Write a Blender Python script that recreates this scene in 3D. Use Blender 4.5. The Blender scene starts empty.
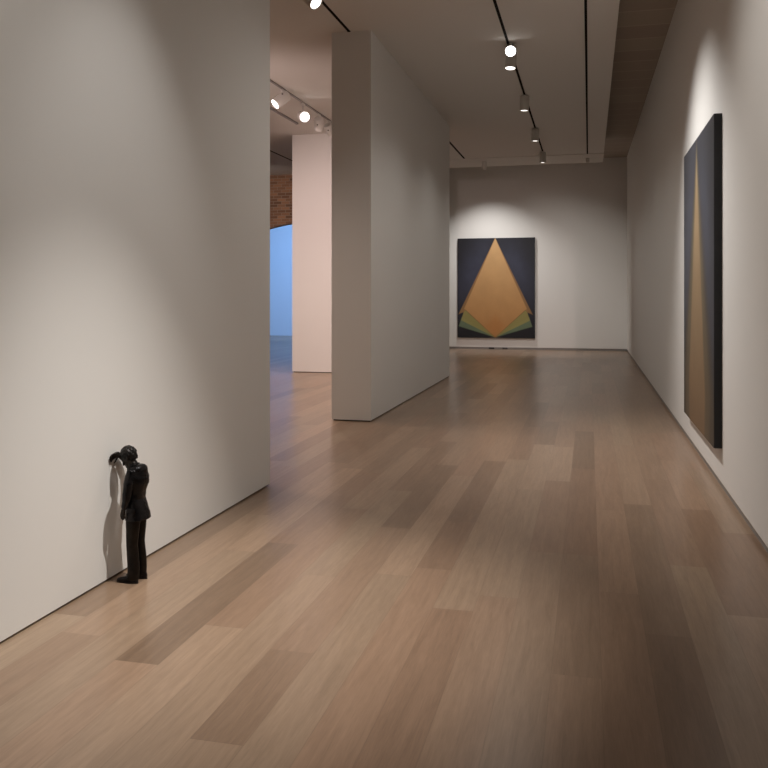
import bpy, bmesh, math, random
from mathutils import Vector, Matrix, noise

random.seed(7)
S = bpy.context.scene
C = S.collection
R = math.radians

# ------------------------------------------------------------------ materials
def new_mat(name):
    m = bpy.data.materials.new(name)
    m.use_nodes = True
    nt = m.node_tree
    b = nt.nodes['Principled BSDF']
    return m, nt, b

def plain(name, col, rough=0.5, metal=0.0, bump=0.0, scale=60.0, var=0.0, spec=0.5):
    m, nt, b = new_mat(name)
    b.inputs['Roughness'].default_value = rough
    b.inputs['Metallic'].default_value = metal
    b.inputs['Specular IOR Level'].default_value = spec
    tc = nt.nodes.new('ShaderNodeTexCoord')
    nz = nt.nodes.new('ShaderNodeTexNoise')
    nz.inputs['Scale'].default_value = scale
    nz.inputs['Detail'].default_value = 4
    nt.links.new(tc.outputs['Object'], nz.inputs['Vector'])
    mx = nt.nodes.new('ShaderNodeMix'); mx.data_type = 'RGBA'
    mx.inputs['A'].default_value = (*[c * (1 - var) for c in col], 1)
    mx.inputs['B'].default_value = (*[min(1, c * (1 + var)) for c in col], 1)
    nt.links.new(nz.outputs['Fac'], mx.inputs['Factor'])
    nt.links.new(mx.outputs['Result'], b.inputs['Base Color'])
    if bump:
        bp = nt.nodes.new('ShaderNodeBump')
        bp.inputs['Strength'].default_value = bump
        bp.inputs['Distance'].default_value = 0.002
        nt.links.new(nz.outputs['Fac'], bp.inputs['Height'])
        nt.links.new(bp.outputs['Normal'], b.inputs['Normal'])
    return m

def emit(name, col, power):
    m, nt, b = new_mat(name)
    b.inputs['Base Color'].default_value = (0.9, 0.9, 0.9, 1)
    b.inputs['Emission Color'].default_value = (*col, 1)
    b.inputs['Emission Strength'].default_value = power
    return m

M_wall = plain('wall_paint', (0.80, 0.785, 0.76), 0.75, bump=0.05, scale=180, var=0.01, spec=0.2)
M_ceil = plain('ceiling_paint', (0.74, 0.72, 0.69), 0.85, bump=0.04, scale=150, var=0.01, spec=0.15)
M_dark = plain('shadow_gap', (0.02, 0.018, 0.016), 0.6)
M_base = plain('charcoal_baseboard', (0.27, 0.25, 0.235), 0.45, var=0.05)
M_track = plain('track_black', (0.010, 0.008, 0.007), 0.9, spec=0.1)
M_trackpale = plain('track_grey', (0.30, 0.28, 0.27), 0.45)
M_fix = plain('fixture_grey_white', (0.62, 0.60, 0.56), 0.4, scale=30)
M_fixw = plain('fixture_white', (0.78, 0.77, 0.75), 0.35, scale=30)
M_steel = plain('fixture_screw_dark', (0.06, 0.06, 0.06), 0.35, metal=0.8)
M_refl = plain('reflector_silver', (0.85, 0.84, 0.82), 0.2, metal=1.0)
M_lens_hot = emit('lens_bright', (1.0, 0.97, 0.93), 9)
M_lens_warm = emit('lens_lit', (1.0, 0.95, 0.88), 3.2)
M_lens_off = plain('lens_glass_dark', (0.25, 0.24, 0.22), 0.15)
M_side = plain('canvas_edge_black', (0.010, 0.010, 0.012), 0.6, bump=0.2, scale=400)
M_plate = plain('outlet_dark', (0.025, 0.024, 0.023), 0.4)
M_plate2 = plain('outlet_grey', (0.11, 0.10, 0.095), 0.4)

def bronze(name, a, b2, rough):
    m, nt, b = new_mat(name)
    b.inputs['Metallic'].default_value = 0.75
    tc = nt.nodes.new('ShaderNodeTexCoord')
    nz = nt.nodes.new('ShaderNodeTexNoise'); nz.inputs['Scale'].default_value = 28; nz.inputs['Detail'].default_value = 6
    nt.links.new(tc.outputs['Object'], nz.inputs['Vector'])
    cr = nt.nodes.new('ShaderNodeValToRGB')
    cr.color_ramp.elements[0].position = 0.35; cr.color_ramp.elements[0].color = (*a, 1)
    cr.color_ramp.elements[1].position = 0.72; cr.color_ramp.elements[1].color = (*b2, 1)
    nt.links.new(nz.outputs['Fac'], cr.inputs['Fac'])
    nt.links.new(cr.outputs['Color'], b.inputs['Base Color'])
    b.inputs['Roughness'].default_value = rough
    n2 = nt.nodes.new('ShaderNodeTexNoise'); n2.inputs['Scale'].default_value = 140; n2.inputs['Detail'].default_value = 3
    nt.links.new(tc.outputs['Object'], n2.inputs['Vector'])
    bp = nt.nodes.new('ShaderNodeBump'); bp.inputs['Strength'].default_value = 0.35; bp.inputs['Distance'].default_value = 0.003
    nt.links.new(n2.outputs['Fac'], bp.inputs['Height'])
    nt.links.new(bp.outputs['Normal'], b.inputs['Normal'])
    return m
M_bz_skin = bronze('bronze_skin', (0.013, 0.011, 0.010), (0.035, 0.028, 0.022), 0.33)
M_bz_coat = bronze('bronze_jacket', (0.008, 0.008, 0.009), (0.024, 0.021, 0.021), 0.23)
M_bz_trou = bronze('bronze_trousers', (0.009, 0.007, 0.006), (0.020, 0.015, 0.011), 0.42)
M_bz_shoe = bronze('bronze_shoe', (0.010, 0.010, 0.012), (0.026, 0.024, 0.025), 0.32)
M_bz_hair = bronze('bronze_hair', (0.009, 0.009, 0.009), (0.034, 0.030, 0.028), 0.33)

# floor: planks carry a tone per face, UV = (0..1 across, metres along)
def floor_mat():
    m, nt, b = new_mat('oak_planks')
    N, L = nt.nodes.new, nt.links.new
    at = N('ShaderNodeAttribute'); at.attribute_name = 'plank_tone'
    at2 = N('ShaderNodeAttribute'); at2.attribute_name = 'plank_hue'
    tc = N('ShaderNodeTexCoord')
    # grain
    mp = N('ShaderNodeMapping'); mp.inputs['Scale'].default_value = (22, 1.3, 1)
    L(tc.outputs['Object'], mp.inputs['Vector'])
    off = N('ShaderNodeVectorMath'); off.operation = 'MULTIPLY_ADD'
    cmb = N('ShaderNodeCombineXYZ')
    L(at2.outputs['Fac'], cmb.inputs['X']); L(at2.outputs['Fac'], cmb.inputs['Y'])
    off.inputs[1].default_value = (97, 53, 0)
    L(cmb.outputs['Vector'], off.inputs[0]); L(mp.outputs['Vector'], off.inputs[2])
    gr = N('ShaderNodeTexNoise'); gr.inputs['Scale'].default_value = 1.6; gr.inputs['Detail'].default_value = 7
    gr.inputs['Roughness'].default_value = 0.62; gr.inputs['Distortion'].default_value = 0.6
    L(off.outputs['Vector'], gr.inputs['Vector'])
    fine = N('ShaderNodeTexNoise'); fine.inputs['Scale'].default_value = 9; fine.inputs['Detail'].default_value = 4
    L(off.outputs['Vector'], fine.inputs['Vector'])
    # plank tone -> colour
    cr = N('ShaderNodeValToRGB')
    e = cr.color_ramp.elements
    e[0].position = 0; e[0].color = (0.205, 0.134, 0.088, 1)
    e[1].position = 1; e[1].color = (0.390, 0.278, 0.194, 1)
    k = e.new(0.5); k.color = (0.310, 0.212, 0.145, 1)
    L(at.outputs['Fac'], cr.inputs['Fac'])
    # slight red / grey hue shift
    hue = N('ShaderNodeMix'); hue.data_type = 'RGBA'; hue.blend_type = 'MULTIPLY'
    hr = N('ShaderNodeValToRGB')
    hr.color_ramp.elements[0].color = (1.03, 0.97, 0.95, 1); hr.color_ramp.elements[1].color = (0.98, 1.0, 1.0, 1)
    L(at2.outputs['Fac'], hr.inputs['Fac'])
    hue.inputs['Factor'].default_value = 1
    L(cr.outputs['Color'], hue.inputs['A']); L(hr.outputs['Color'], hue.inputs['B'])
    g = N('ShaderNodeMix'); g.data_type = 'RGBA'; g.blend_type = 'MULTIPLY'; g.inputs['Factor'].default_value = 1
    gc = N('ShaderNodeValToRGB')
    gc.color_ramp.elements[0].position = 0.25; gc.color_ramp.elements[0].color = (0.70, 0.68, 0.66, 1)
    gc.color_ramp.elements[1].position = 0.75; gc.color_ramp.elements[1].color = (1.20, 1.20, 1.20, 1)
    mix = N('ShaderNodeMath'); mix.operation = 'MULTIPLY_ADD'; mix.inputs[1].default_value = 0.35
    sc = N('ShaderNodeMath'); sc.operation = 'MULTIPLY'; sc.inputs[1].default_value = 0.65
    L(gr.outputs['Fac'], sc.inputs[0]); L(fine.outputs['Fac'], mix.inputs[0]); L(sc.outputs['Value'], mix.inputs[2])
    L(mix.outputs['Value'], gc.inputs['Fac'])
    L(hue.outputs['Result'], g.inputs['A']); L(gc.outputs['Color'], g.inputs['B'])
    # joints
    uv = N('ShaderNodeUVMap'); uv.uv_map = 'plank'
    sp = N('ShaderNodeSeparateXYZ'); L(uv.outputs['UV'], sp.inputs['Vector'])
    def cmpn(op, src, v):
        n = N('ShaderNodeMath'); n.operation = op; n.inputs[1].default_value = v; L(src, n.inputs[0]); return n.outputs['Value']
    a1 = cmpn('LESS_THAN', sp.outputs['X'], 0.010); a2 = cmpn('GREATER_THAN', sp.outputs['X'], 0.990)
    a3 = cmpn('LESS_THAN', sp.outputs['Y'], 0.003)
    mx1 = N('ShaderNodeMath'); mx1.operation = 'MAXIMUM'; L(a1, mx1.inputs[0]); L(a2, mx1.inputs[1])
    mx2 = N('ShaderNodeMath'); mx2.operation = 'MAXIMUM'; L(mx1.outputs['Value'], mx2.inputs[0]); L(a3, mx2.inputs[1])
    fj = N('ShaderNodeMath'); fj.operation = 'MULTIPLY'; fj.inputs[1].default_value = 0.22; L(mx2.outputs['Value'], fj.inputs[0])
    jn = N('ShaderNodeMix'); jn.data_type = 'RGBA'
    L(fj.outputs['Value'], jn.inputs['Factor']); L(g.outputs['Result'], jn.inputs['A'])
    jn.inputs['B'].default_value = (0.11, 0.07, 0.045, 1)
    L(jn.outputs['Result'], b.inputs['Base Color'])
    b.inputs['Roughness'].default_value = 0.29
    b.inputs['Specular IOR Level'].default_value = 0.5
    bp = N('ShaderNodeBump'); bp.inputs['Strength'].default_value = 0.04; bp.inputs['Distance'].default_value = 0.0004
    L(gr.outputs['Fac'], bp.inputs['Height']); L(bp.outputs['Normal'], b.inputs['Normal'])
    return m
M_floor = floor_mat()

def brick_mat():
    m, nt, b = new_mat('old_brick')
    N, L = nt.nodes.new, nt.links.new
    tc = N('ShaderNodeTexCoord'); mp = N('ShaderNodeMapping'); mp.inputs['Rotation'].default_value = (R(90), 0, 0)
    sp = N('ShaderNodeSeparateXYZ'); cb = N('ShaderNodeCombineXYZ')
    L(tc.outputs['Object'], sp.inputs['Vector']); L(sp.outputs['X'], cb.inputs['X']); L(sp.outputs['Z'], cb.inputs['Y'])
    br = N('ShaderNodeTexBrick')
    br.inputs['Scale'].default_value = 1.0
    br.inputs['Brick Width'].default_value = 0.22; br.inputs['Row Height'].default_value = 0.075
    br.inputs['Mortar Size'].default_value = 0.006
    br.inputs['Color1'].default_value = (0.34, 0.17, 0.095, 1); br.inputs['Color2'].default_value = (0.15, 0.075, 0.045, 1)
    br.inputs['Mortar'].default_value = (0.30, 0.22, 0.17, 1)
    L(cb.outputs['Vector'], br.inputs['Vector'])
    L(br.outputs['Color'], b.inputs['Base Color']); b.inputs['Roughness'].default_value = 0.9
    return m
M_brick = brick_mat()

def plank_ceiling_mat():
    m, nt, b = new_mat('ceiling_boards')
    N, L = nt.nodes.new, nt.links.new
    tc = N('ShaderNodeTexCoord'); sp = N('ShaderNodeSeparateXYZ'); L(tc.outputs['Object'], sp.inputs['Vector'])
    d = N('ShaderNodeMath'); d.operation = 'DIVIDE'; d.inputs[1].default_value = 0.62; L(sp.outputs['Y'], d.inputs[0])
    f = N('ShaderNodeMath'); f.operation = 'FRACT'; L(d.outputs['Value'], f.inputs[0])
    fl = N('ShaderNodeMath'); fl.operation = 'FLOOR'; L(d.outputs['Value'], fl.inputs[0])
    wn = N('ShaderNodeTexWhiteNoise'); wn.noise_dimensions = '1D'; L(fl.outputs['Value'], wn.inputs['W'])
    cr = N('ShaderNodeValToRGB')
    cr.color_ramp.elements[0].color = (0.36, 0.30, 0.25, 1); cr.color_ramp.elements[1].color = (0.40, 0.345, 0.285, 1)
    L(wn.outputs['Value'], cr.inputs['Fac'])
    lt = N('ShaderNodeMath'); lt.operation = 'LESS_THAN'; lt.inputs[1].default_value = 0.05; L(f.outputs['Value'], lt.inputs[0])
    mx = N('ShaderNodeMix'); mx.data_type = 'RGBA'; L(lt.outputs['Value'], mx.inputs['Factor'])
    L(cr.outputs['Color'], mx.inputs['A']); mx.inputs['B'].default_value = (0.48, 0.42, 0.36, 1)
    L(mx.outputs['Result'], b.inputs['Base Color']); b.inputs['Roughness'].default_value = 0.8
    return m
M_boards = plank_ceiling_mat()

# painted canvases: layered translucent kites, built from half planes of (|x-cx|, y from top)
def painting_mat(name, bg_dark, bg_blue, layers, cx=0.5):
    m, nt, b = new_mat(name)
    N, L = nt.nodes.new, nt.links.new
    def mth(op, a, c=None, d=None):
        n = N('ShaderNodeMath'); n.operation = op
        for i, v in enumerate((a, c, d)):
            if v is None: continue
            if isinstance(v, (int, float)): n.inputs[i].default_value = v
            else: L(v, n.inputs[i])
        return n.outputs['Value']
    uv = N('ShaderNodeUVMap'); uv.uv_map = 'canvas'
    sp = N('ShaderNodeSeparateXYZ'); L(uv.outputs['UV'], sp.inputs['Vector'])
    ax = mth('ABSOLUTE', mth('SUBTRACT', sp.outputs['X'], cx))
    y = mth('SUBTRACT', 1.0, sp.outputs['Y'])
    nz = N('ShaderNodeTexNoise'); nz.inputs['Scale'].default_value = 7; nz.inputs['Detail'].default_value = 5
    L(uv.outputs['UV'], nz.inputs['Vector'])
    # background: blue haze strongest beside the kite, black at rim
    dx = mth('SUBTRACT', ax, mth('MULTIPLY_ADD', y, 0.45, 0.12))
    g = mth('MULTIPLY', mth('MULTIPLY', dx, dx), -22.0)
    dy = mth('SUBTRACT', y, 0.36)
    g2 = mth('MULTIPLY', mth('MULTIPLY', dy, dy), -9.0)
    haze = mth('EXPONENT', mth('ADD', g, g2))
    haze = mth('MULTIPLY', haze, mth('MULTIPLY_ADD', nz.outputs['Fac'], 0.6, 0.7))
    bg = N('ShaderNodeMix'); bg.data_type = 'RGBA'; bg.inputs['A'].default_value = (*bg_dark, 1); bg.inputs['B'].default_value = (*bg_blue, 1)
    L(haze, bg.inputs['Factor'])
    cur = bg.outputs['Result']
    for pts, ctop, cbot, alpha, soft in layers:
        # convex polygon, clockwise or not: orient by centroid
        gx = sum(p[0] for p in pts) / len(pts); gy = sum(p[1] for p in pts) / len(pts)
        val = None
        for i in range(len(pts)):
            (x0, y0), (x1, y1) = pts[i], pts[(i + 1) % len(pts)]
            nx, ny = (y1 - y0), -(x1 - x0)
            ln = math.hypot(nx, ny)
            if ln < 1e-6 or (abs(x0) < 1e-6 and abs(x1) < 1e-6): continue
            nx /= ln; ny /= ln; c = -(nx * x0 + ny * y0)
            if nx * gx + ny * gy + c < 0: nx, ny, c = -nx, -ny, -c
            h = mth('MULTIPLY_ADD', ax, nx, mth('MULTIPLY_ADD', y, ny, c))
            val = h if val is None else mth('MINIMUM', val, h)
        mr = N('ShaderNodeMapRange'); mr.interpolation_type = 'SMOOTHSTEP'
        mr.inputs['From Min'].default_value = -soft; mr.inputs['From Max'].default_value = soft
        L(val, mr.inputs['Value'])
        fac = mth('MULTIPLY', mr.outputs['Result'], alpha)
        col = N('ShaderNodeMix'); col.data_type = 'RGBA'; L(y, col.inputs['Factor'])
        col.inputs['A'].default_value = (*ctop, 1); col.inputs['B'].default_value = (*cbot, 1)
        mx = N('ShaderNodeMix'); mx.data_type = 'RGBA'
        L(fac, mx.inputs['Factor']); L(cur, mx.inputs['A']); L(col.outputs['Result'], mx.inputs['B'])
        cur = mx.outputs['Result']
    # canvas mottle
    mm = N('ShaderNodeMix'); mm.data_type = 'RGBA'; mm.blend_type = 'MULTIPLY'; mm.inputs['Factor'].default_value = 1
    mc = N('ShaderNodeValToRGB'); mc.color_ramp.elements[0].color = (0.86, 0.86, 0.86, 1); mc.color_ramp.elements[1].color = (1.1, 1.1, 1.1, 1)
    L(nz.outputs['Fac'], mc.inputs['Fac']); L(cur, mm.inputs['A']); L(mc.outputs['Color'], mm.inputs['B'])
    L(mm.outputs['Result'], b.inputs['Base Color'])
    b.inputs['Roughness'].default_value = 0.55
    b.inputs['Specular IOR Level'].default_value = 0.35
    wv = N('ShaderNodeTexNoise'); wv.inputs['Scale'].default_value = 300; L(uv.outputs['UV'], wv.inputs['Vector'])
    bp = N('ShaderNodeBump'); bp.inputs['Strength'].default_value = 0.1; bp.inputs['Distance'].default_value = 0.001
    L(wv.outputs['Fac'], bp.inputs['Height']); L(bp.outputs['Normal'], b.inputs['Normal'])
    return m

# ------------------------------------------------------------------ mesh helpers
def link(name, bm, mat, parent=None, smooth=False, loc=None):
    me = bpy.data.meshes.new(name)
    bm.to_mesh(me); bm.free()
    if smooth:
        for p in me.polygons: p.use_smooth = True
    me.materials.append(mat)
    o = bpy.data.objects.new(name, me); C.objects.link(o)
    if parent: o.parent = parent
    if loc: o.location = loc
    return o

def add_box(bm, x0, x1, y0, y1, z0, z1, bevel=0.0, mat=None):
    vs = [bm.verts.new((x, y, z)) for x in (x0, x1) for y in (y0, y1) for z in (z0, z1)]
    q = [(0, 1, 3, 2), (4, 6, 7, 5), (0, 4, 5, 1), (2, 3, 7, 6), (0, 2, 6, 4), (1, 5, 7, 3)]
    fs = [bm.faces.new([vs[i] for i in f]) for f in q]
    if mat is not None:
        for v in vs: v.co = mat @ v.co
    if bevel:
        es = list({e for f in fs for e in f.edges})
        bmesh.ops.bevel(bm, geom=es, offset=bevel, segments=2, affect='EDGES', profile=0.5)

def box(name, x0, x1, y0, y1, z0, z1, mat, bevel=0.0, parent=None):
    bm = bmesh.new(); add_box(bm, x0, x1, y0, y1, z0, z1, bevel)
    bmesh.ops.recalc_face_normals(bm, faces=bm.faces)
    return link(name, bm, mat, parent)

def struct(o):
    o['kind'] = 'structure'; return o

def lathe(bm, prof, n=32, mat=Matrix(), close=True):
    """prof: (radius, z) list revolved about z"""
    rings = []
    for r, z in prof:
        if r < 1e-6:
            rings.append([bm.verts.new(mat @ Vector((0, 0, z)))])
        else:
            rings.append([bm.verts.new(mat @ Vector((r * math.cos(2 * math.pi * i / n), r * math.sin(2 * math.pi * i / n), z))) for i in range(n)])
    for a, b in zip(rings, rings[1:]):
        for i in range(n):
            j = (i + 1) % n
            if len(a) == 1 and len(b) == 1: continue
            if len(a) == 1: bm.faces.new((a[0], b[j], b[i]))
            elif len(b) == 1: bm.faces.new((a[i], a[j], b[0]))
            else: bm.faces.new((a[i], a[j], b[j], b[i]))

def loft(bm, rings):
    """rings: (centre, half-axis u, half-axis v[, squareness]); closed and capped"""
    n = 28; vs = []
    for r in rings:
        c, u, v = Vector(r[0]), Vector(r[1]), Vector(r[2])
        p = r[3] if len(r) > 3 else 2.0
        ring = []
        for i in range(n):
            a = 2 * math.pi * i / n
            ca, sa = math.cos(a), math.sin(a)
            ca = math.copysign(abs(ca) ** (2 / p), ca); sa = math.copysign(abs(sa) ** (2 / p), sa)
            ring.append(bm.verts.new(c + u * ca + v * sa))
        vs.append(ring)
    for a, b in zip(vs, vs[1:]):
        for i in range(n):
            j = (i + 1) % n
            bm.faces.new((a[i], a[j], b[j], b[i]))
    bm.faces.new(list(reversed(vs[0]))); bm.faces.new(vs[-1])

def tube(bm, pts, rads, flat=1.0, up=(0, 1, 0)):
    """round limb with spherical ends along a bent path"""
    P = [Vector(p) for p in pts]
    # resample smoothly (Catmull-Rom)
    q, rr = [], []
    for i in range(len(P) - 1):
        p0 = P[max(i - 1, 0)]; p1 = P[i]; p2 = P[i + 1]; p3 = P[min(i + 2, len(P) - 1)]
        for k in range(5):
            t = k / 5
            q.append(0.5 * ((2 * p1) + (p2 - p0) * t + (2 * p0 - 5 * p1 + 4 * p2 - p3) * t * t + (3 * p1 - p0 - 3 * p2 + p3) * t ** 3))
            rr.append(rads[i] * (1 - t) + rads[i + 1] * t)
    q.append(P[-1]); rr.append(rads[-1])
    rings = []
    up = Vector(up)
    def frame(i):
        d = (q[min(i + 1, len(q) - 1)] - q[max(i - 1, 0)]).normalized()
        u = up.cross(d)
        if u.length < 0.05: u = Vector((1, 0, 0)).cross(d)
        u.normalize(); v = d.cross(u).normalized()
        return d, u, v
    d, u, v = frame(0)
    for a in (80, 50, 25):
        s, c = math.sin(R(a)), math.cos(R(a))
        rings.append((q[0] - d * rr[0] * s * 0.9, u * rr[0] * c, v * rr[0] * c * flat))
    for i in range(len(q)):
        d, u, v = frame(i)
        rings.append((q[i], u * rr[i], v * rr[i] * flat))
    d, u, v = frame(len(q) - 1)
    for a in (25, 50, 80):
        s, c = math.sin(R(a)), math.cos(R(a))
        rings.append((q[-1] + d * rr[-1] * s * 0.9, u * rr[-1] * c, v * rr[-1] * c * flat))
    loft(bm, rings)

def ball(bm, c, r, rot=Matrix.Identity(3), seg=24):
    res = bmesh.ops.create_uvsphere(bm, u_segments=seg, v_segments=seg // 2, radius=1)
    for v in res['verts']:
        v.co = Vector(c) + rot @ Vector((v.co.x * r[0], v.co.y * r[1], v.co.z * r[2]))

def fuse(bm, voxel, smooth=4):
    """union of overlapping closed shapes into one continuous skin"""
    bmesh.ops.recalc_face_normals(bm, faces=bm.faces)
    me = bpy.data.meshes.new('tmp'); bm.to_mesh(me); bm.free()
    o = bpy.data.objects.new('tmp', me); C.objects.link(o)
    m = o.modifiers.new('r', 'REMESH'); m.mode = 'VOXEL'; m.voxel_size = voxel
    s = o.modifiers.new('s', 'SMOOTH'); s.factor = 0.5; s.iterations = smooth
    dg = bpy.context.evaluated_depsgraph_get(); dg.update()
    ev = o.evaluated_get(dg)
    out = bmesh.new(); out.from_mesh(ev.to_mesh()); ev.to_mesh_clear()
    bpy.data.objects.remove(o); bpy.data.meshes.remove(me)
    return out

def empty(name, loc, label=None, cat=None, group=None, rotz=0):
    o = bpy.data.objects.new(name, None); C.objects.link(o)
    o.location = loc; o.rotation_euler = (0, 0, rotz); o.empty_display_size = 0.1
    if label: o['label'] = label
    if cat: o['category'] = cat
    if group: o['group'] = group
    return o

# ------------------------------------------------------------------ the room
ZC = 4.67                    # dropped ceiling
XL, XR = -2.46, 1.0          # corridor walls
YE = 23.7                    # end wall

def floor():
    bm = bmesh.new()
    uvl = bm.loops.layers.uv.new('plank')
    tone = bm.faces.layers.float.new('plank_tone')
    hue = bm.faces.layers.float.new('plank_hue')
    W, X0 = 0.1946, -1.898
    over = {0: [(3.10, 4.8, 0.10), (4.8, 6.9, 0.36)], 1: [(1.35, 3.53, 0.80), (3.53, 5.7, 0.42)], 2: [(1.9, 4.3, 0.62)],
            3: [(0.6, 2.61, 0.5), (2.61, 3.35, 0.22), (3.35, 5.3, 0.40)], -1: [(2.2, 4.6, 0.68)], -2: [(1.5, 3.3, 0.45), (3.3, 5.4, 0.75)],
            6: [(1.9, 3.98, 0.30), (3.98, 6.1, 0.62)], 9: [(1.2, 3.40, 0.55), (3.40, 5.0, 0.36)],
            11: [(1.2, 3.9, 0.16), (3.9, 6.3, 0.30)], 12: [(2.4, 4.93, 0.72), (4.93, 7.2, 0.4)],
            5: [(5.55, 7.65, 0.22), (7.65, 9.9, 0.55)], 8: [(5.0, 6.95, 0.35), (6.95, 8.53, 0.72)],
            4: [(2.2, 4.4, 0.55)], 7: [(2.0, 4.2, 0.48)], 10: [(2.0, 4.4, 0.45)]}
    YA, YB = -4.0, 30.5
    for i in range(-63, 15):
        xa, xb = X0 + W * i, X0 + W * (i + 1)
        rng = random.Random(i * 31 + 5)
        cells = []
        ov = sorted(over.get(i, []))
        y = YA + rng.uniform(-2.0, 0)
        marks = list(ov)
        while y < YB:
            ln = rng.uniform(1.5, 2.7)
            nxt = y + ln
            if marks and nxt > marks[0][0] - 0.5:
                if y < marks[0][0] - 1e-4: cells.append((y, marks[0][0], None))
                while marks:
                    m = marks.pop(0); cells.append(m); y = m[1]
                continue
            cells.append((y, nxt, None)); y = nxt
        for a, b2, t in cells:
            if b2 <= YA or a >= YB: continue
            a2, b3 = max(a, YA), min(b2, YB)
            vs = [bm.verts.new(p) for p in ((xa, a2, 0), (xb, a2, 0), (xb, b3, 0), (xa, b3, 0))]
            f = bm.faces.new(vs)
            f[tone] = min(1, max(0, rng.gauss(0.50, 0.15))) if t is None else t
            f[hue] = rng.random()
            for lp, (u, v) in zip(f.loops, ((0, 0), (1, 0), (1, b3 - a2), (0, b3 - a2))): lp[uvl].uv = (u, v)
    o = struct(link('floor', bm, M_floor))
    return o
floor()
struct(box('floor_slab', -14.2, 1.3, -4.2, 30.7, -0.2, -0.01, M_dark))

def wall_box(name, x0, x1, y0, y1, z1, gap, mat=M_wall, inset=0.02, base=None):
    """wall standing on a recessed dark shadow gap"""
    w = struct(box(name, x0, x1, y0, y1, gap, z1, mat))
    b = struct(box('baseboard_' + name.split('wall_')[1], x0 + inset, x1 - inset, y0 + inset, y1 - inset, 0, gap, base or M_dark))
    return w
wall_box('wall_left', XL - 0.5, XL, -1.5, 6.262, ZC, 0.012)
wall_box('wall_middle', -3.015, -2.525, 9.69, 15.49, ZC, 0.014)
wall_box('wall_pink_bay', -5.68, -4.2, 15.65, 16.25, ZC, 0.014)
wall_box('wall_side', -4.75, -4.2, 16.25, YE + 0.2, ZC, 0.014)
wall_box('wall_right', XR, XR + 0.25, -4.0, YE + 0.25, 5.7, 0.05, inset=0.012, base=M_base)
wall_box('wall_end', -4.2, XR, YE, YE + 0.25, 5.7, 0.06, inset=0.012, base=M_base)
struct(box('wall_back', -14.2, XR + 0.25, -4.25, -4.0, 0, 5.7, M_wall))
struct(box('wall_far_left', -14.25, -14.0, -4.0, 30.5, 0, 5.7, M_wall))
M_blue = plain('blue_room_paint', (0.62, 0.70, 0.82), 0.8, var=0.01)
struct(box('wall_blue_room', -14.0, -4.2, 30.0, 30.25, 0, 5.7, M_blue))
struct(box('wall_blue_room_side', -4.6, -4.2, 23.95, 30.0, 0, 5.7, M_blue))

def brick_wall():
    y0, y1 = 20.7, 20.9
    cx, hw, apex, Rr = -6.6, 1.9, 3.46, 6.46
    bm = bmesh.new()
    xs = [-14.0, cx - hw] + [cx - hw + 2 * hw * i / 18 for i in range(1, 18)] + [cx + hw, -4.75]
    def zlow(x): return apex - (x - cx) ** 2 / (2 * Rr)
    for xa, xb in zip(xs, xs[1:]):
        open_ = xa >= cx - hw - 1e-6 and xb <= cx + hw + 1e-6
        za, zb = (zlow(xa), zlow(xb)) if open_ else (0, 0)
        v = [bm.verts.new(p) for p in ((xa, y0, za), (xb, y0, zb), (xb, y0, ZC), (xa, y0, ZC),
                                       (xa, y1, za), (xb, y1, zb), (xb, y1, ZC), (xa, y1, ZC))]
        for q in ((0, 1, 2, 3), (5, 4, 7, 6), (0, 4, 5, 1)): bm.faces.new([v[k] for k in q])
        if not open_:
            bm.faces.new([v[k] for k in (0, 3, 7, 4)]); bm.faces.new([v[k] for k in (1, 5, 6, 2)])
    bmesh.ops.remove_doubles(bm, verts=bm.verts, dist=1e-5)
    return struct(link('wall_brick', bm, M_brick))
brick_wall()

# ceilings
struct(box('ceiling', -14.0, 0.32, -4.0, 19.25, ZC, ZC + 0.3, M_ceil))
struct(box('trim_ceiling_end', -4.2, 0.32, 19.25, 20.5, ZC - 0.012, ZC + 0.3, M_ceil))
struct(box('ceiling_far_left', -14.0, -4.2, 19.25, 30.2, ZC, ZC + 0.3, M_ceil))
# boards start right of the dropped ceiling's slab so that the two do not interpenetrate
bmx = bmesh.new()
def zc(y): return 4.90 + max(0, y - 9.3) * 0.026
def board_piece(bm, x0, x1, ys):
    lo = [[bm.verts.new((x, y, zc(y))) for x in (x0, x1)] for y in ys]
    hi = [[bm.verts.new((x, y, zc(y) + 0.2)) for x in (x0, x1)] for y in ys]
    for k in range(len(ys) - 1):
        bm.faces.new((lo[k][0], lo[k + 1][0], lo[k + 1][1], lo[k][1]))
        bm.faces.new((hi[k][0], hi[k][1], hi[k + 1][1], hi[k + 1][0]))
        bm.faces.new((lo[k][1], lo[k + 1][1], hi[k + 1][1], hi[k][1]))
        bm.faces.new((lo[k][0], hi[k][0], hi[k + 1][0], lo[k + 1][0]))
    bm.faces.new((lo[0][0], lo[0][1], hi[0][1], hi[0][0])); bm.faces.new((lo[-1][0], hi[-1][0], hi[-1][1], lo[-1][1]))
board_piece(bmx, 0.321, XR, [-4.0, 9.3, 20.5])
board_piece(bmx, -4.2, XR, [20.501, YE])
bmesh.ops.recalc_face_normals(bmx, faces=bmx.faces)
struct(link('ceiling_recess', bmx, M_boards))

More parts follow.
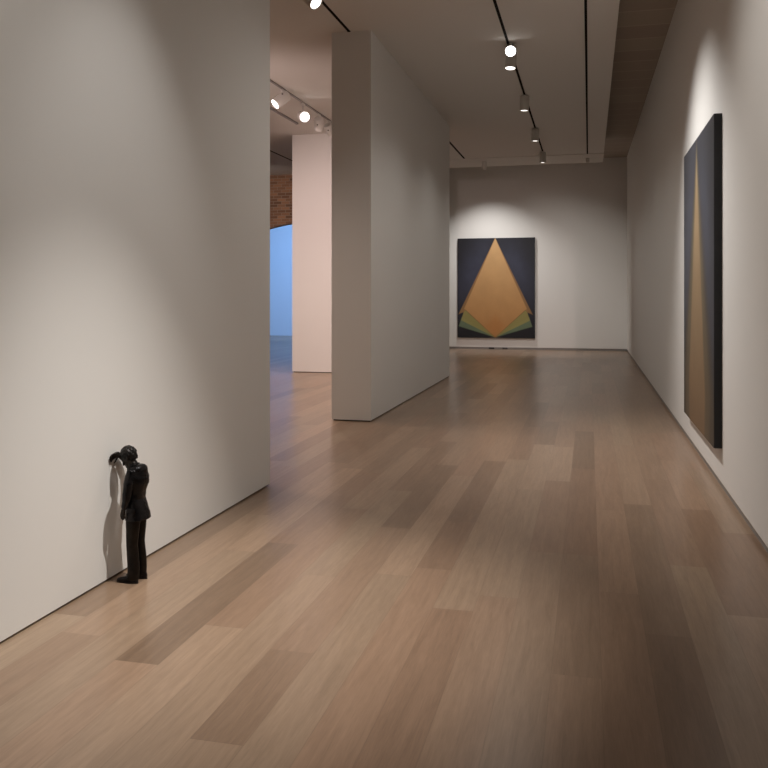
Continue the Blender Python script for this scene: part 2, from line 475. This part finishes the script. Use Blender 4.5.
# ------------------------------------------------------------------ paintings
def painting(name, origin, rot, W, H, D, mat, label):
    """front faces local -y, base centre at origin on the wall"""
    t = empty(name, origin, label, 'painting', None, rot)
    bm = bmesh.new(); uvl = bm.loops.layers.uv.new('canvas')
    vs = [bm.verts.new(p) for p in ((-W / 2, -D - 0.001, 0), (W / 2, -D - 0.001, 0), (W / 2, -D - 0.001, H), (-W / 2, -D - 0.001, H))]
    f = bm.faces.new(vs)
    for lp, uv in zip(f.loops, ((0, 0), (1, 0), (1, 1), (0, 1))): lp[uvl].uv = uv
    # folded lip so the canvas has thickness
    bk = [bm.verts.new((v.co.x, -D + 0.004, v.co.z)) for v in vs]
    for i in range(4):
        j = (i + 1) % 4
        g = bm.faces.new((vs[j], vs[i], bk[i], bk[j]))
        for lp in g.loops: lp[uvl].uv = (0.0, 0.99)
    bm.normal_update()
    link('canvas', bm, mat, t)
    e = 0.0015
    bm = bmesh.new()
    add_box(bm, -W / 2 - e, W / 2 + e, -D + 0.004, -0.0002, -e, H + e, 0.003)
    bmesh.ops.recalc_face_normals(bm, faces=bm.faces)
    s = link('stretcher', bm, M_side, t); s['label'] = 'black painted canvas edge'
    return t

A = [  # end wall: kite and fans
    ([(0, 0.995), (0.475, 0.885), (0.435, 0.79)], (0.17, 0.22, 0.125), (0.135, 0.185, 0.11), 0.92, 0.006),
    ([(0, 0.995), (0.445, 0.825), (0.40, 0.715)], (0.36, 0.29, 0.10), (0.29, 0.26, 0.085), 0.92, 0.006),
    ([(0, 0.0), (0.48, 0.765), (0.40, 0.74)], (0.30, 0.15, 0.06), (0.30, 0.17, 0.065), 0.9, 0.006),
    ([(0, 0.0), (0.405, 0.708), (0, 0.995)], (0.60, 0.37, 0.17), (0.44, 0.215, 0.070), 1.0, 0.008),
    ([(0, 0.78), (0.12, 0.88), (0, 0.995)], (0.46, 0.19, 0.05), (0.42, 0.16, 0.04), 0.45, 0.05),
]
M_p1 = painting_mat('painted_kite', (0.010, 0.010, 0.014), (0.040, 0.044, 0.072), A, 0.493)
B = [
    ([(0, 0.05), (0.58, 0.95), (0.50, 1.05), (0, 1.05)], (0.115, 0.095, 0.065), (0.085, 0.065, 0.040), 0.7, 0.06),
    ([(0, 0.05), (0.42, 0.86), (0.38, 1.05), (0, 1.05)], (0.22, 0.18, 0.11), (0.13, 0.095, 0.06), 0.75, 0.05),
    ([(0, 0.08), (0.27, 0.86), (0.25, 1.05), (0, 1.05)], (0.46, 0.33, 0.19), (0.20, 0.125, 0.07), 0.95, 0.035),
]
M_p2 = painting_mat('painted_spire', (0.042, 0.042, 0.048), (0.075, 0.080, 0.105), B, 0.485)
painting('painting', (-2.54, YE, 0.325), 0, 2.16, 2.80, 0.08, M_p1,
         'large painting of an orange kite on black hung on the end wall')
painting('painting', (XR, 7.975, 0.322), R(-90), 2.10, 2.59, 0.06, M_p2,
         'large dark painting with a narrow golden spire hung on the right wall')

# outlets at the foot of the end wall
def outlet(x, mat, label):
    t = empty('wall_outlet', (x, YE + 0.012, 0.0), label, 'outlet')
    bm = bmesh.new(); add_box(bm, -0.075, 0.075, -0.024, 0.0, 0.004, 0.056, 0.003)
    bmesh.ops.recalc_face_normals(bm, faces=bm.faces); link('cover_plate', bm, mat, t)
    for s in (-1, 1):
        bm = bmesh.new()
        lathe(bm, [(0, -0.001), (0.014, -0.001), (0.016, 0.004), (0.011, 0.004), (0.010, 0.001), (0, 0.001)], 16,
              Matrix.Translation((s * 0.034, -0.0245, 0.03)) @ Matrix.Rotation(R(90), 4, 'X'))
        link('socket', bm, M_steel, t, True)
outlet(-2.665, M_plate, 'small black outlet at the foot of the end wall below the kite painting')
outlet(-2.29, M_plate2, 'faint grey outlet at the foot of the end wall, right of the black one')

# ------------------------------------------------------------------ track lighting
def track(x, y0, y1, w, mat, label, drop=0.006, group=None):
    t = empty('lighting_track', (x, (y0 + y1) / 2, ZC), label, 'lighting track')
    h = (y1 - y0) / 2
    bm = bmesh.new(); add_box(bm, -w / 2, w / 2, -h, h, -drop, 0)
    bmesh.ops.recalc_face_normals(bm, faces=bm.faces); link('rail', bm, mat, t)
    for s in (-1, 1):
        bm = bmesh.new(); add_box(bm, -w / 2 - 0.002, w / 2 + 0.002, s * h - 0.012, s * h + 0.012, -drop - 0.003, 0, 0.001)
        bmesh.ops.recalc_face_normals(bm, faces=bm.faces); link('end_cap', bm, mat, t)
    return t
track(-2.79, -1.0, 9.66, 0.032, M_track, 'black lighting track ending at the top of the free-standing wall')
track(-2.79, 15.53, 19.2, 0.04, M_track, 'short black lighting track behind the free-standing wall')
track(-0.985, -1.0, 18.9, 0.032, M_track, 'long black lighting track carrying a row of spotlights')
track(-0.035, -1.0, 19.85, 0.030, M_track, 'straight black lighting track nearest the right edge of the ceiling')
track(-4.54, 6.0, 15.6, 0.032, M_trackpale, 'grey lighting track with white spotlights before the pink wall', 0.02)
track(-5.19, 6.0, 14.55, 0.042, M_trackpale, 'grey lighting track left of the white spotlights by the pink wall', 0.03)
track(-6.75, 14.0, 20.6, 0.035, M_track, 'thin dark lighting track on the ceiling before the brick wall')

def spotlight(x, y, aim, label, group, r=0.072, ln=0.235, stem=0.05, lens=M_lens_warm, body=M_fix, screw=None, top=ZC - 0.0097, tail=0.35):
    """adapter on the track, stem, cylindrical housing tilted towards aim; returns lens centre and direction"""
    t = empty('track_spotlight', (x, y, top), label, 'spotlight', group)
    d = Vector(aim).normalized()
    bm = bmesh.new(); add_box(bm, -0.018, 0.018, -0.06, 0.06, -0.03, 0.0, 0.003)
    bmesh.ops.recalc_face_normals(bm, faces=bm.faces); link('track_adapter', bm, body, t)
    piv = Vector((0, 0, -0.03 - stem))
    bm = bmesh.new(); lathe(bm, [(0, 0.0), (0.011, 0), (0.011, stem + 0.01), (0, stem + 0.01)], 14, Matrix.Translation(piv))
    link('stem', bm, body, t, True)
    rot = Vector((0, 0, -1)).rotation_difference(d).to_matrix().to_4x4()
    # housing along local -z
    mh = Matrix.Translation(piv) @ rot @ Matrix.Translation((0, 0, ln * tail))
    bm = bmesh.new()
    lathe(bm, [(0, 0), (r * 0.80, 0), (r * 0.97, -0.006), (r, -0.018), (r, -ln + 0.004), (r * 0.985, -ln), (r * 0.90, -ln),
               (r * 0.88, -ln + 0.028), (0, -ln + 0.028)], 36, mh)
    bmesh.ops.recalc_face_normals(bm, faces=bm.faces)
    h = link('housing', bm, body, t, True)
    bm = bmesh.new()
    lathe(bm, [(r * 0.89, -ln + 0.001), (r * 0.86, -ln + 0.003), (r * 0.84, -ln + 0.020), (r * 0.86, -ln + 0.024)], 36, mh)
    rim = link('reflector_ring', bm, M_refl, h, True)
    bm = bmesh.new()
    lathe(bm, [(0, -ln + 0.006), (r * 0.5, -ln + 0.008), (r * 0.84, -ln + 0.014), (r * 0.84, -ln + 0.020), (0, -ln + 0.020)], 30, mh)
    bmesh.ops.recalc_face_normals(bm, faces=bm.faces)
    link('lens', bm, lens, h, True)
    for s in (-1, 1):
        bm = bmesh.new()
        lathe(bm, [(0, 0.006), (0.011, 0.006), (0.013, 0.0), (0.013, -0.012), (0, -0.012)], 14,
              Matrix.Translation(piv) @ rot @ Matrix.Translation((0, 0, 0)) @ Matrix.Rotation(s * R(90), 4, 'X') @ Matrix.Translation((0, 0, r)))
        link('pivot_screw', bm, screw or body, h, True)
    c = Vector((x, y, top)) + piv + (rot @ Vector((0, 0, ln * tail - ln - 0.01)))
    return c, d

G2 = 'spotlights on the long track'
GL = 'white spotlights before the pink wall'
spots = {}
spots['near'] = spotlight(-0.955, 10.62, (0.05, -0.82, -0.42), 'glaring bright spotlight, nearest of the long track over the corridor', G2, lens=M_lens_hot, stem=0.045, ln=0.17, tail=0.6)
spots['b'] = spotlight(-0.985, 11.0, (-0.05, -0.16, -1), 'cone-like spotlight hanging just below and behind the glaring one', G2, stem=0.03)
spots['c'] = spotlight(-0.985, 13.39, (-0.05, 0.02, -1), 'second lamp below the glaring one, hanging third along the long track', G2, stem=0.06)
spots['d'] = spotlight(-0.985, 16.06, (-0.03, 0.02, -1), 'spotlight between the third and the farthest on the long track', G2, stem=0.06)
spots['e'] = spotlight(-0.985, 18.70, (0.0, 0.02, -1), 'farthest spotlight on the long track, close to the ceiling edge', G2, stem=0.06)
spots['f'] = spotlight(-2.79, 8.12, (0.75, -0.30, -0.75), 'lit spotlight cut by the top edge, above the left opening', None, r=0.075, ln=0.26, stem=0.06)
spots['g'] = spotlight(-2.40, 19.75, (0.0, 0.25, -1), 'dim unlit spotlight hanging at the far ceiling edge above the kite painting', None, r=0.06, ln=0.20, lens=M_lens_off, stem=0.02, top=ZC - 0.012)
spots['h'] = spotlight(-0.035, 19.80, (0.1, 0.3, -1), 'tiny pale spotlight at the far end of the straight right-hand track', None, r=0.04, ln=0.09, lens=M_lens_off, body=M_fix, stem=0.0, top=ZC - 0.012, tail=0.3)
spots['l1'] = spotlight(-4.54, 12.10, (-0.55, -0.55, -0.62), 'white cylinder spotlight tilted left, first before the pink wall', GL, r=0.085, ln=0.27, body=M_fixw, screw=M_steel, stem=0.095, tail=0.35, lens=M_lens_hot, top=ZC - 0.0240)
spots['l2'] = spotlight(-4.54, 13.02, (0.52, -0.82, -0.28), 'glaring white spotlight, second before the pink wall', GL, r=0.085, ln=0.20, body=M_fixw, screw=M_steel, stem=0.18, lens=M_lens_hot, top=ZC - 0.0240)
spots['l3'] = spotlight(-4.54, 13.85, (-0.2, 0.7, -0.7), 'white spotlight seen from behind, third before the pink wall', GL, r=0.08, ln=0.22, body=M_fixw, screw=M_steel, stem=0.11, top=ZC - 0.0240)
spots['l4'] = spotlight(-4.54, 14.42, (0.2, 0.7, -0.7), 'white spotlight half hidden by the free-standing wall, fourth before the pink wall', GL, r=0.075, ln=0.20, body=M_fixw, screw=M_steel, stem=0.10, top=ZC - 0.0240)

# ------------------------------------------------------------------ bronze statue of a leaning man
SC = 0.409
ROOT = Vector((-2.46, 3.992, 0.0))
def statue():
    base = Vector((0.33, 0, 0))           # root under the body, in body units (x: away from the wall, z: up)
    t = empty('bronze_statue', ROOT + base * SC,
              'small dark bronze statue of a suited man leaning on the left wall', 'statue')
    def fin(bm):
        def ss(a, b2, x):
            k = min(1, max(0, (x - a) / (b2 - a))); return k * k * (3 - 2 * k)
        for v in bm.verts:
            x, y, z = v.co
            up = 1 - ss(1.40, 1.52, z)
            w = up * ss(0.15, 0.55, z) * ss(0.14, 0.24, x)
            x = x - w * (0.024 + 0.15 * (x - 0.385))
            y = y * (1 - 0.20 * up)
            v.co = (Vector((x, y, z)) - base) * SC
        return bm
    # -------- trousers
    bm = bmesh.new()
    ball(bm, (0.375, 0, 0.93), (0.145, 0.185, 0.15))
    for s in (-1, 1):
        k = 0.02 * s
        loft(bm, [((0.37, s * 0.095, 0.96), (0.10, 0, 0), (0, 0.09, 0)),
                  ((0.37, s * 0.100, 0.84), (0.118, 0, 0), (0, 0.092, 0)),
                  ((0.365, s * 0.105, 0.68), (0.104, 0, 0), (0, 0.083, 0)),
                  ((0.355, s * 0.108, 0.50), (0.090, 0, 0), (0, 0.074, 0)),
                  ((0.36, s * 0.112, 0.34), (0.086, 0, 0), (0, 0.071, 0)),
                  ((0.36, s * 0.115, 0.16), (0.080, 0, 0), (0, 0.070, 0)),
                  ((0.355, s * 0.115, 0.085), (0.082, 0, 0), (0, 0.072, 0)),
                  ((0.348, s * 0.115, 0.05), (0.088, 0, 0), (0, 0.073, 0))])
    o = link('trousers', fin(fuse(bm, 0.010, 3)), M_bz_trou, t, True)
    # -------- shoes
    for s in (-1, 1):
        dx = 0.0 if s < 0 else 0.02
        bm = bmesh.new()
        y = s * 0.117
        loft(bm, [((0.425 + dx, y, 0.035), (0, 0.020, 0), (0, 0, 0.030)),
                  ((0.41 + dx, y, 0.047), (0, 0.037, 0), (0, 0, 0.046), 2.4),
                  ((0.36 + dx, y, 0.056), (0, 0.042, 0), (0, 0, 0.055), 2.4),
                  ((0.30 + dx, y * 1.01, 0.050), (0, 0.043, 0), (0, 0, 0.049), 2.4),
                  ((0.24 + dx, y * 1.04, 0.040), (0, 0.050, 0), (0, 0, 0.039), 2.5),
                  ((0.18 + dx, y * 1.05, 0.034), (0, 0.048, 0), (0, 0, 0.033), 2.5),
                  ((0.145 + dx, y * 1.04, 0.029), (0, 0.034, 0), (0, 0, 0.026), 2.3),
                  ((0.13 + dx, y * 1.03, 0.026), (0, 0.014, 0), (0, 0, 0.014))])
        sh = link('shoe', fin(fuse(bm, 0.006, 2)), M_bz_shoe, t, True)
        bm = bmesh.new()
        n = 24; ring0, ring1 = [], []
        for i in range(n):
            a = 2 * math.pi * i / n
            px = 0.279 + dx + 0.152 * math.cos(a); w = 0.049 if math.cos(a) < 0 else 0.041
            py = y * 1.02 + w * math.copysign(abs(math.sin(a)) ** 0.8, math.sin(a))
            ring0.append(bm.verts.new((px, py, 0.0))); ring1.append(bm.verts.new((px, py, 0.014)))
        for i in range(n):
            j = (i + 1) % n; bm.faces.new((ring0[i], ring0[j], ring1[j], ring1[i]))
        bm.faces.new(list(reversed(ring0))); bm.faces.new(ring1)
        link('sole', fin(bm), M_bz_shoe, sh)
    # -------- body: head, neck, torso, arms, hands, legs as one skin
    bm = bmesh.new()
    tilt = Matrix.Rotation(R(-38), 3, 'Y')      # crown tips towards the wall, face looks down
    hc = Vector((0.235, 0.005, 1.585))
    def hp(x, y, z): return hc + tilt @ Vector((x, y, z))
    ball(bm, hc + tilt @ Vector((0.012, 0, 0.022)), (0.100, 0.081, 0.100), tilt)          # skull
    loft(bm, [(hp(-0.010, 0, -0.02), tilt @ Vector((0.083, 0, 0)), tilt @ Vector((0, 0.070, 0))),
              (hp(-0.024, 0, -0.06), tilt @ Vector((0.068, 0, 0)), tilt @ Vector((0, 0.060, 0))),
              (hp(-0.036, 0, -0.10), tilt @ Vector((0.052, 0, 0)), tilt @ Vector((0, 0.045, 0))),
              (hp(-0.046, 0, -0.128), tilt @ Vector((0.030, 0, 0)), tilt @ Vector((0, 0.026, 0)))])  # jaw
    tube(bm, [hp(-0.090, 0, 0.020), hp(-0.104, 0, -0.010), hp(-0.118, 0, -0.038)], [0.010, 0.013, 0.016])   # nose
    ball(bm, hp(-0.113, 0.012, -0.043), (0.011, 0.010, 0.009)); ball(bm, hp(-0.113, -0.012, -0.043), (0.011, 0.010, 0.009))
    tube(bm, [hp(-0.078, -0.045, 0.024), hp(-0.092, -0.020, 0.028), hp(-0.092, 0.020, 0.028), hp(-0.078, 0.045, 0.024)], [0.010] * 4)  # brow
    for s in (-1, 1):
        ball(bm, hp(-0.082, s * 0.031, 0.004), (0.013, 0.015, 0.010), tilt)               # eye
        ball(bm, hp(-0.066, s * 0.048, -0.030), (0.022, 0.018, 0.018), tilt)              # cheekbone
        ball(bm, hp(0.010, s * 0.079, -0.012), (0.020, 0.010, 0.034), tilt)               # ear
        tube(bm, [hp(0.026, s * 0.086, 0.012), hp(0.030, s * 0.089, -0.006), hp(0.010, s * 0.085, -0.040)], [0.007, 0.008, 0.007])
    tube(bm, [hp(-0.086, -0.020, -0.074), hp(-0.096, 0, -0.073), hp(-0.086, 0.020, -0.074)], [0.006, 0.009, 0.006])   # lips
    tube(bm, [hp(-0.083, -0.017, -0.086), hp(-0.092, 0, -0.087), hp(-0.083, 0.017, -0.086)], [0.006, 0.009, 0.006])
    ball(bm, hp(-0.074, 0, -0.116), (0.018, 0.018, 0.015))                                # chin
    tube(bm, [(0.345, 0, 1.40), (0.32, 0, 1.47), (0.285, 0.0, 1.53), hp(0.02, 0, -0.03)], [0.080, 0.062, 0.056, 0.058])
    loft(bm, [((0.375, 0, 0.88), (0.10, 0, 0), (0, 0.14, 0)), ((0.375, 0, 1.05), (0.10, 0, 0), (0, 0.14, 0)),
              ((0.38, 0, 1.25), (0.11, 0, 0), (0, 0.15, 0)), ((0.37, 0, 1.40), (0.09, 0, 0), (0, 0.16, 0)),
              ((0.345, 0, 1.45), (0.06, 0, 0), (0, 0.10, 0))])
    for s in (-1, 1):
        tube(bm, [(0.365, s * 0.095, 0.92), (0.355, s * 0.107, 0.5), (0.36, s * 0.115, 0.10)], [0.075, 0.055, 0.04])
        ball(bm, (0.33, s * 0.117, 0.055), (0.06, 0.033, 0.035))
    # left arm hanging
    tube(bm, [(0.365, -0.18, 1.39), (0.35, -0.245, 1.18), (0.300, -0.245, 0.98)], [0.055, 0.042, 0.030])
    # left hand
    tube(bm, [(0.300, -0.245, 0.990), (0.288, -0.245, 0.945), (0.278, -0.243, 0.910)], [0.027, 0.036, 0.038], 0.55, (0, 1, 0))
    for k, (dx, ln) in enumerate(((-0.030, 0.070), (-0.010, 0.082), (0.011, 0.078), (0.031, 0.060))):
        x = 0.278 + dx
        tube(bm, [(x, -0.243, 0.905), (x - 0.004, -0.240, 0.905 - ln * 0.5), (x - 0.002, -0.226, 0.905 - ln)], [0.0105, 0.0098, 0.0085])
    tube(bm, [(0.268, -0.232, 0.953), (0.248, -0.222, 0.920), (0.242, -0.218, 0.880)], [0.014, 0.012, 0.010])
    # right arm raised, forearm on the wall, forehead against it
    tube(bm, [(0.35, 0.18, 1.40), (0.20, 0.275, 1.40), (0.125, 0.265, 1.44)], [0.055, 0.045, 0.042])
    tube(bm, [(0.125, 0.265, 1.44), (0.085, 0.175, 1.525), (0.062, 0.085, 1.585)], [0.042, 0.038, 0.030])
    tube(bm, [(0.062, 0.085, 1.585), (0.056, 0.035, 1.605), (0.050, -0.010, 1.602)], [0.029, 0.038, 0.040], 0.62, (1, 0, 0))
    for k, (dz, ln) in enumerate(((0.028, 0.088), (0.008, 0.092), (-0.012, 0.082), (-0.031, 0.064))):
        tube(bm, [(0.048, -0.012, 1.600 + dz), (0.038, -0.012 - ln * 0.55, 1.592 + dz), (0.020, -0.008 - ln * 0.88, 1.556 + dz)],
             [0.0115, 0.0105, 0.009])
    tube(bm, [(0.056, 0.045, 1.575), (0.045, 0.015, 1.535), (0.032, -0.008, 1.505)], [0.015, 0.013, 0.010])
    link('body', fin(fuse(bm, 0.0052, 2)), M_bz_skin, t, True)
    # -------- hair
    bm = bmesh.new()
    ball(bm, hp(0.022, 0, 0.034), (0.112, 0.096, 0.110), tilt, 40)
    loft(bm, [(hp(0.050, 0, 0.03), tilt @ Vector((0.072, 0, 0)), tilt @ Vector((0, 0.080, 0))),
              (hp(0.056, 0, -0.03), tilt @ Vector((0.058, 0, 0)), tilt @ Vector((0, 0.070, 0))),
              (hp(0.060, 0, -0.075), tilt @ Vector((0.036, 0, 0)), tilt @ Vector((0, 0.052, 0)))])
    hb = fuse(bm, 0.0055, 2)
    hb.normal_update()
    ti = tilt.inverted()
    kill = []
    for v in hb.verts:
        q = ti @ (v.co - hc)
        n = noise.noise(v.co * 34) + 0.5 * noise.noise(v.co * 80 + Vector((3, 1, 9)))
        st = math.sin(q.y * 130 + 2.5 * noise.noise(q * 20)) * 0.3
        v.co += v.normal * 0.007 * (n + st)
        if q.x < -0.045 - 0.55 * (q.z - 0.05) and q.z < 0.085 and q.x < -0.02: kill.append(v)
    bmesh.ops.delete(hb, geom=kill, context='VERTS')
    link('hair', fin(hb), M_bz_hair, t, True)
    # -------- jacket
    bm = bmesh.new()
    X = lambda r: Vector((r, 0, 0)); Y = lambda r: Vector((0, r, 0))
    loft(bm, [((0.398, 0, 0.805), X(0.172), Y(0.228), 2.3),
              ((0.394, 0, 0.86), X(0.164), Y(0.220), 2.3),
              ((0.380, 0, 0.97), X(0.142), Y(0.200), 2.3),
              ((0.366, 0, 1.07), X(0.118), Y(0.178), 2.3),
              ((0.370, 0, 1.15), X(0.126), Y(0.180), 2.3),
              ((0.392, 0, 1.26), X(0.146), Y(0.198), 2.4),
              ((0.398, 0, 1.34), X(0.142), Y(0.208), 2.4),
              ((0.382, 0, 1.405), X(0.118), Y(0.200), 2.3),
              ((0.350, 0, 1.452), X(0.085), Y(0.150), 2.1),
              ((0.322, 0, 1.485), X(0.064), Y(0.085), 2.0),
              ((0.306, 0, 1.505), X(0.056), Y(0.064), 2.0)])
    ball(bm, (0.388, 0.0, 1.375), (0.150, 0.185, 0.135))      # hunched upper back
    # sleeves
    tube(bm, [(0.37, -0.165, 1.385), (0.365, -0.235, 1.27), (0.352, -0.258, 1.13), (0.330, -0.252, 1.05), (0.305, -0.245, 0.995)],
         [0.080, 0.072, 0.064, 0.056, 0.048])
    tube(bm, [(0.365, 0.16, 1.385), (0.27, 0.245, 1.385), (0.185, 0.275, 1.405), (0.125, 0.262, 1.445)], [0.080, 0.070, 0.062, 0.060])
    tube(bm, [(0.125, 0.262, 1.445), (0.092, 0.185, 1.518), (0.068, 0.108, 1.570)], [0.059, 0.051, 0.044])
    # lapel bulge and open front towards the wall
    tube(bm, [(0.262, -0.045, 1.42), (0.238, -0.06, 1.30), (0.236, -0.04, 1.14), (0.232, -0.035, 0.84)], [0.020, 0.026, 0.018, 0.016])
    tube(bm, [(0.262, 0.045, 1.42), (0.238, 0.06, 1.30), (0.236, 0.04, 1.14), (0.232, 0.035, 0.84)], [0.020, 0.026, 0.018, 0.016])
    # half belt fold across the back and side
    tube(bm, [(0.385, -0.165, 1.065), (0.455, -0.105, 1.072), (0.476, 0, 1.075), (0.455, 0.105, 1.072)], [0.012] * 4)
    # folds
    tube(bm, [(0.40, -0.160, 1.17), (0.450, -0.125, 1.14), (0.480, -0.06, 1.12)], [0.012, 0.014, 0.008])
    tube(bm, [(0.44, -0.17, 1.30), (0.500, -0.12, 1.26), (0.515, -0.05, 1.22)], [0.010, 0.014, 0.008])
    jb = fuse(bm, 0.0068, 3)
    jb.normal_update()
    for v in jb.verts:
        p = v.co
        w = 0.006 * noise.noise(Vector((p.x * 9, p.y * 9, p.z * 14))) + 0.0025 * noise.noise(p * 40)
        v.co = p + v.normal * w
    j = link('jacket', fin(jb), M_bz_coat, t, True)
    # collar
    bm = bmesh.new()
    tube(bm, [(0.250, -0.058, 1.435), (0.300, -0.080, 1.475), (0.350, -0.060, 1.500), (0.368, 0, 1.508), (0.350, 0.060, 1.500), (0.300, 0.080, 1.475), (0.250, 0.058, 1.435)],
         [0.010, 0.012, 0.013, 0.014, 0.013, 0.012, 0.010])
    link('collar', fin(fuse(bm, 0.005, 1)), M_bz_coat, j, True)
    # pocket flap on the hip, back vent flap
    bm = bmesh.new()
    mt = Matrix.Translation((0.405, -0.218, 0.945)) @ Matrix.Rotation(R(-6), 4, 'X') @ Matrix.Rotation(R(8), 4, 'Z')
    add_box(bm, -0.062, 0.062, -0.012, 0.016, -0.028, 0.028, 0.006, mt)
    bmesh.ops.recalc_face_normals(bm, faces=bm.faces); link('pocket_flap', fin(bm), M_bz_coat, j, True)
    return t
statue()

# ------------------------------------------------------------------ lights
def lamp(name, loc, aim, power, size, blend=0.8, col=(1.0, 0.90, 0.79), rad=0.05):
    l = bpy.data.lights.new(name, 'SPOT'); l.energy = power; l.spot_size = R(size); l.spot_blend = blend
    l.color = col; l.shadow_soft_size = rad
    o = bpy.data.objects.new(name, l); C.objects.link(o); o.location = loc
    o.rotation_euler = (Vector(aim) - Vector(loc)).to_track_quat('-Z', 'Y').to_euler()
    return o
W1 = (1.0, 0.952, 0.893)
W2 = (1.0, 0.972, 0.94)
# statue light on the straight track, above the camera's view
lamp('statue_spot', (-0.25, 3.65, 4.45), (-1.65, 3.75, 0.0), 740, 50, 1.0, W1, 0.035)
# washers for the left wall on the long track
lamp('left_wall_scallop', (-1.15, 4.0, 4.45), (-2.46, 4.05, 1.1), 75, 54, 0.9, W2, 0.08)
for y, p in ((0.6, 60), (2.4, 75)):
    lamp('left_wall_washer', (-0.985, y, 4.45), (-2.46, y + 0.4, 2.0), p, 90, 1.0, W1, 0.08)
# wide fill added along the long track, some at the modelled spotlights
for y in (6.4, 9.0, 11.0, 13.4, 16.1, 18.7):
    lamp('corridor_fill', (-0.985, y, 4.30), (-0.985, y, 0), 52, 140, 1.0, W1, 0.08)
# right wall
lamp('right_painting_spot', (-0.985, 8.3, 4.40), (1.0, 8.1, 0.9), 430, 92, 1.0, W2, 0.06)
lamp('right_wall_spot', (-0.985, 4.6, 4.40), (1.0, 5.2, 2.4), 110, 80, 1.0, W1, 0.08)
# end wall, from the slot behind the dropped ceiling
lamp('end_painting_spot', (-2.9, 22.0, 4.95), (-2.5, YE - 0.2, 0.5), 330, 96, 1.0, W2, 0.06)
lamp('end_wall_spot', (-0.9, 18.7, 4.35), (-0.9, YE, 1.2), 260, 70, 1.0, W1, 0.06)
# left room: rose-tinted wall spot, then added fill lamps
PK = (1.0, 0.77, 0.72)
lamp('pink_wall_spot', (-4.54, 10.8, 4.2), (-4.9, 15.65, 1.6), 560, 80, 1.0, PK, 0.06)
for x, y, p in ((-4.54, 7.5, 200), (-4.54, 10.0, 200), (-4.3, 12.6, 300)):
    lamp('left_room_fill', (x, y, 4.25), (x, y, 0), p, 140, 1.0, (1.0, 0.82, 0.70), 0.08)  # unseen wide lamps, added for bounce onto walls and ceiling
lamp('left_room_ceiling_fill', (-5.4, 9.6, 3.2), (-4.9, 12.8, 4.67), 100, 130, 1.0, PK, 0.45)  # added lamp hanging free without a fixture, lifts the left room's ceiling
lamp('left_room_fill', (-7.2, 15.5, 4.25), (-7.2, 16.0, 0), 130, 120, 1.0, (1.0, 0.86, 0.74), 0.08)  # unseen lamp added for warm bounce off the floor
lamp('brick_wall_fill', (-7.8, 17.2, 4.1), (-7.8, 20.7, 3.3), 150, 70, 1.0, (1.0, 0.86, 0.76), 0.08)  # added to brighten the brick; no spotlight modelled here
# blue room
BL = (0.36, 0.60, 1.0)
lamp('blue_room_spot', (-8.5, 24.5, 4.3), (-10.5, 30, 1.8), 1500, 95, 1.0, BL, 0.1)
lamp('blue_floor_spot', (-7.5, 23.5, 4.3), (-8.0, 23.5, 0), 330, 120, 1.0, BL, 0.1)

w = bpy.data.worlds.new('World'); S.world = w; w.use_nodes = True
w.node_tree.nodes['Background'].inputs['Color'].default_value = (0, 0, 0, 1)

# ------------------------------------------------------------------ camera
cam = bpy.data.cameras.new('camera'); co = bpy.data.objects.new('camera', cam); C.objects.link(co)
cam.sensor_width = 36; cam.lens = 36 * 840 / 768
cam.shift_y = -(384 - 296) / 768
co.location = (0, 0, 1.5)
co.rotation_euler = (R(90), 0, math.atan(205 / 840))
cam.clip_end = 200
S.camera = co
vs = S.view_settings
vs.view_transform = 'Standard'; vs.look = 'None'; vs.gamma = 1.0; vs.exposure = 0.0; vs.use_curve_mapping = False
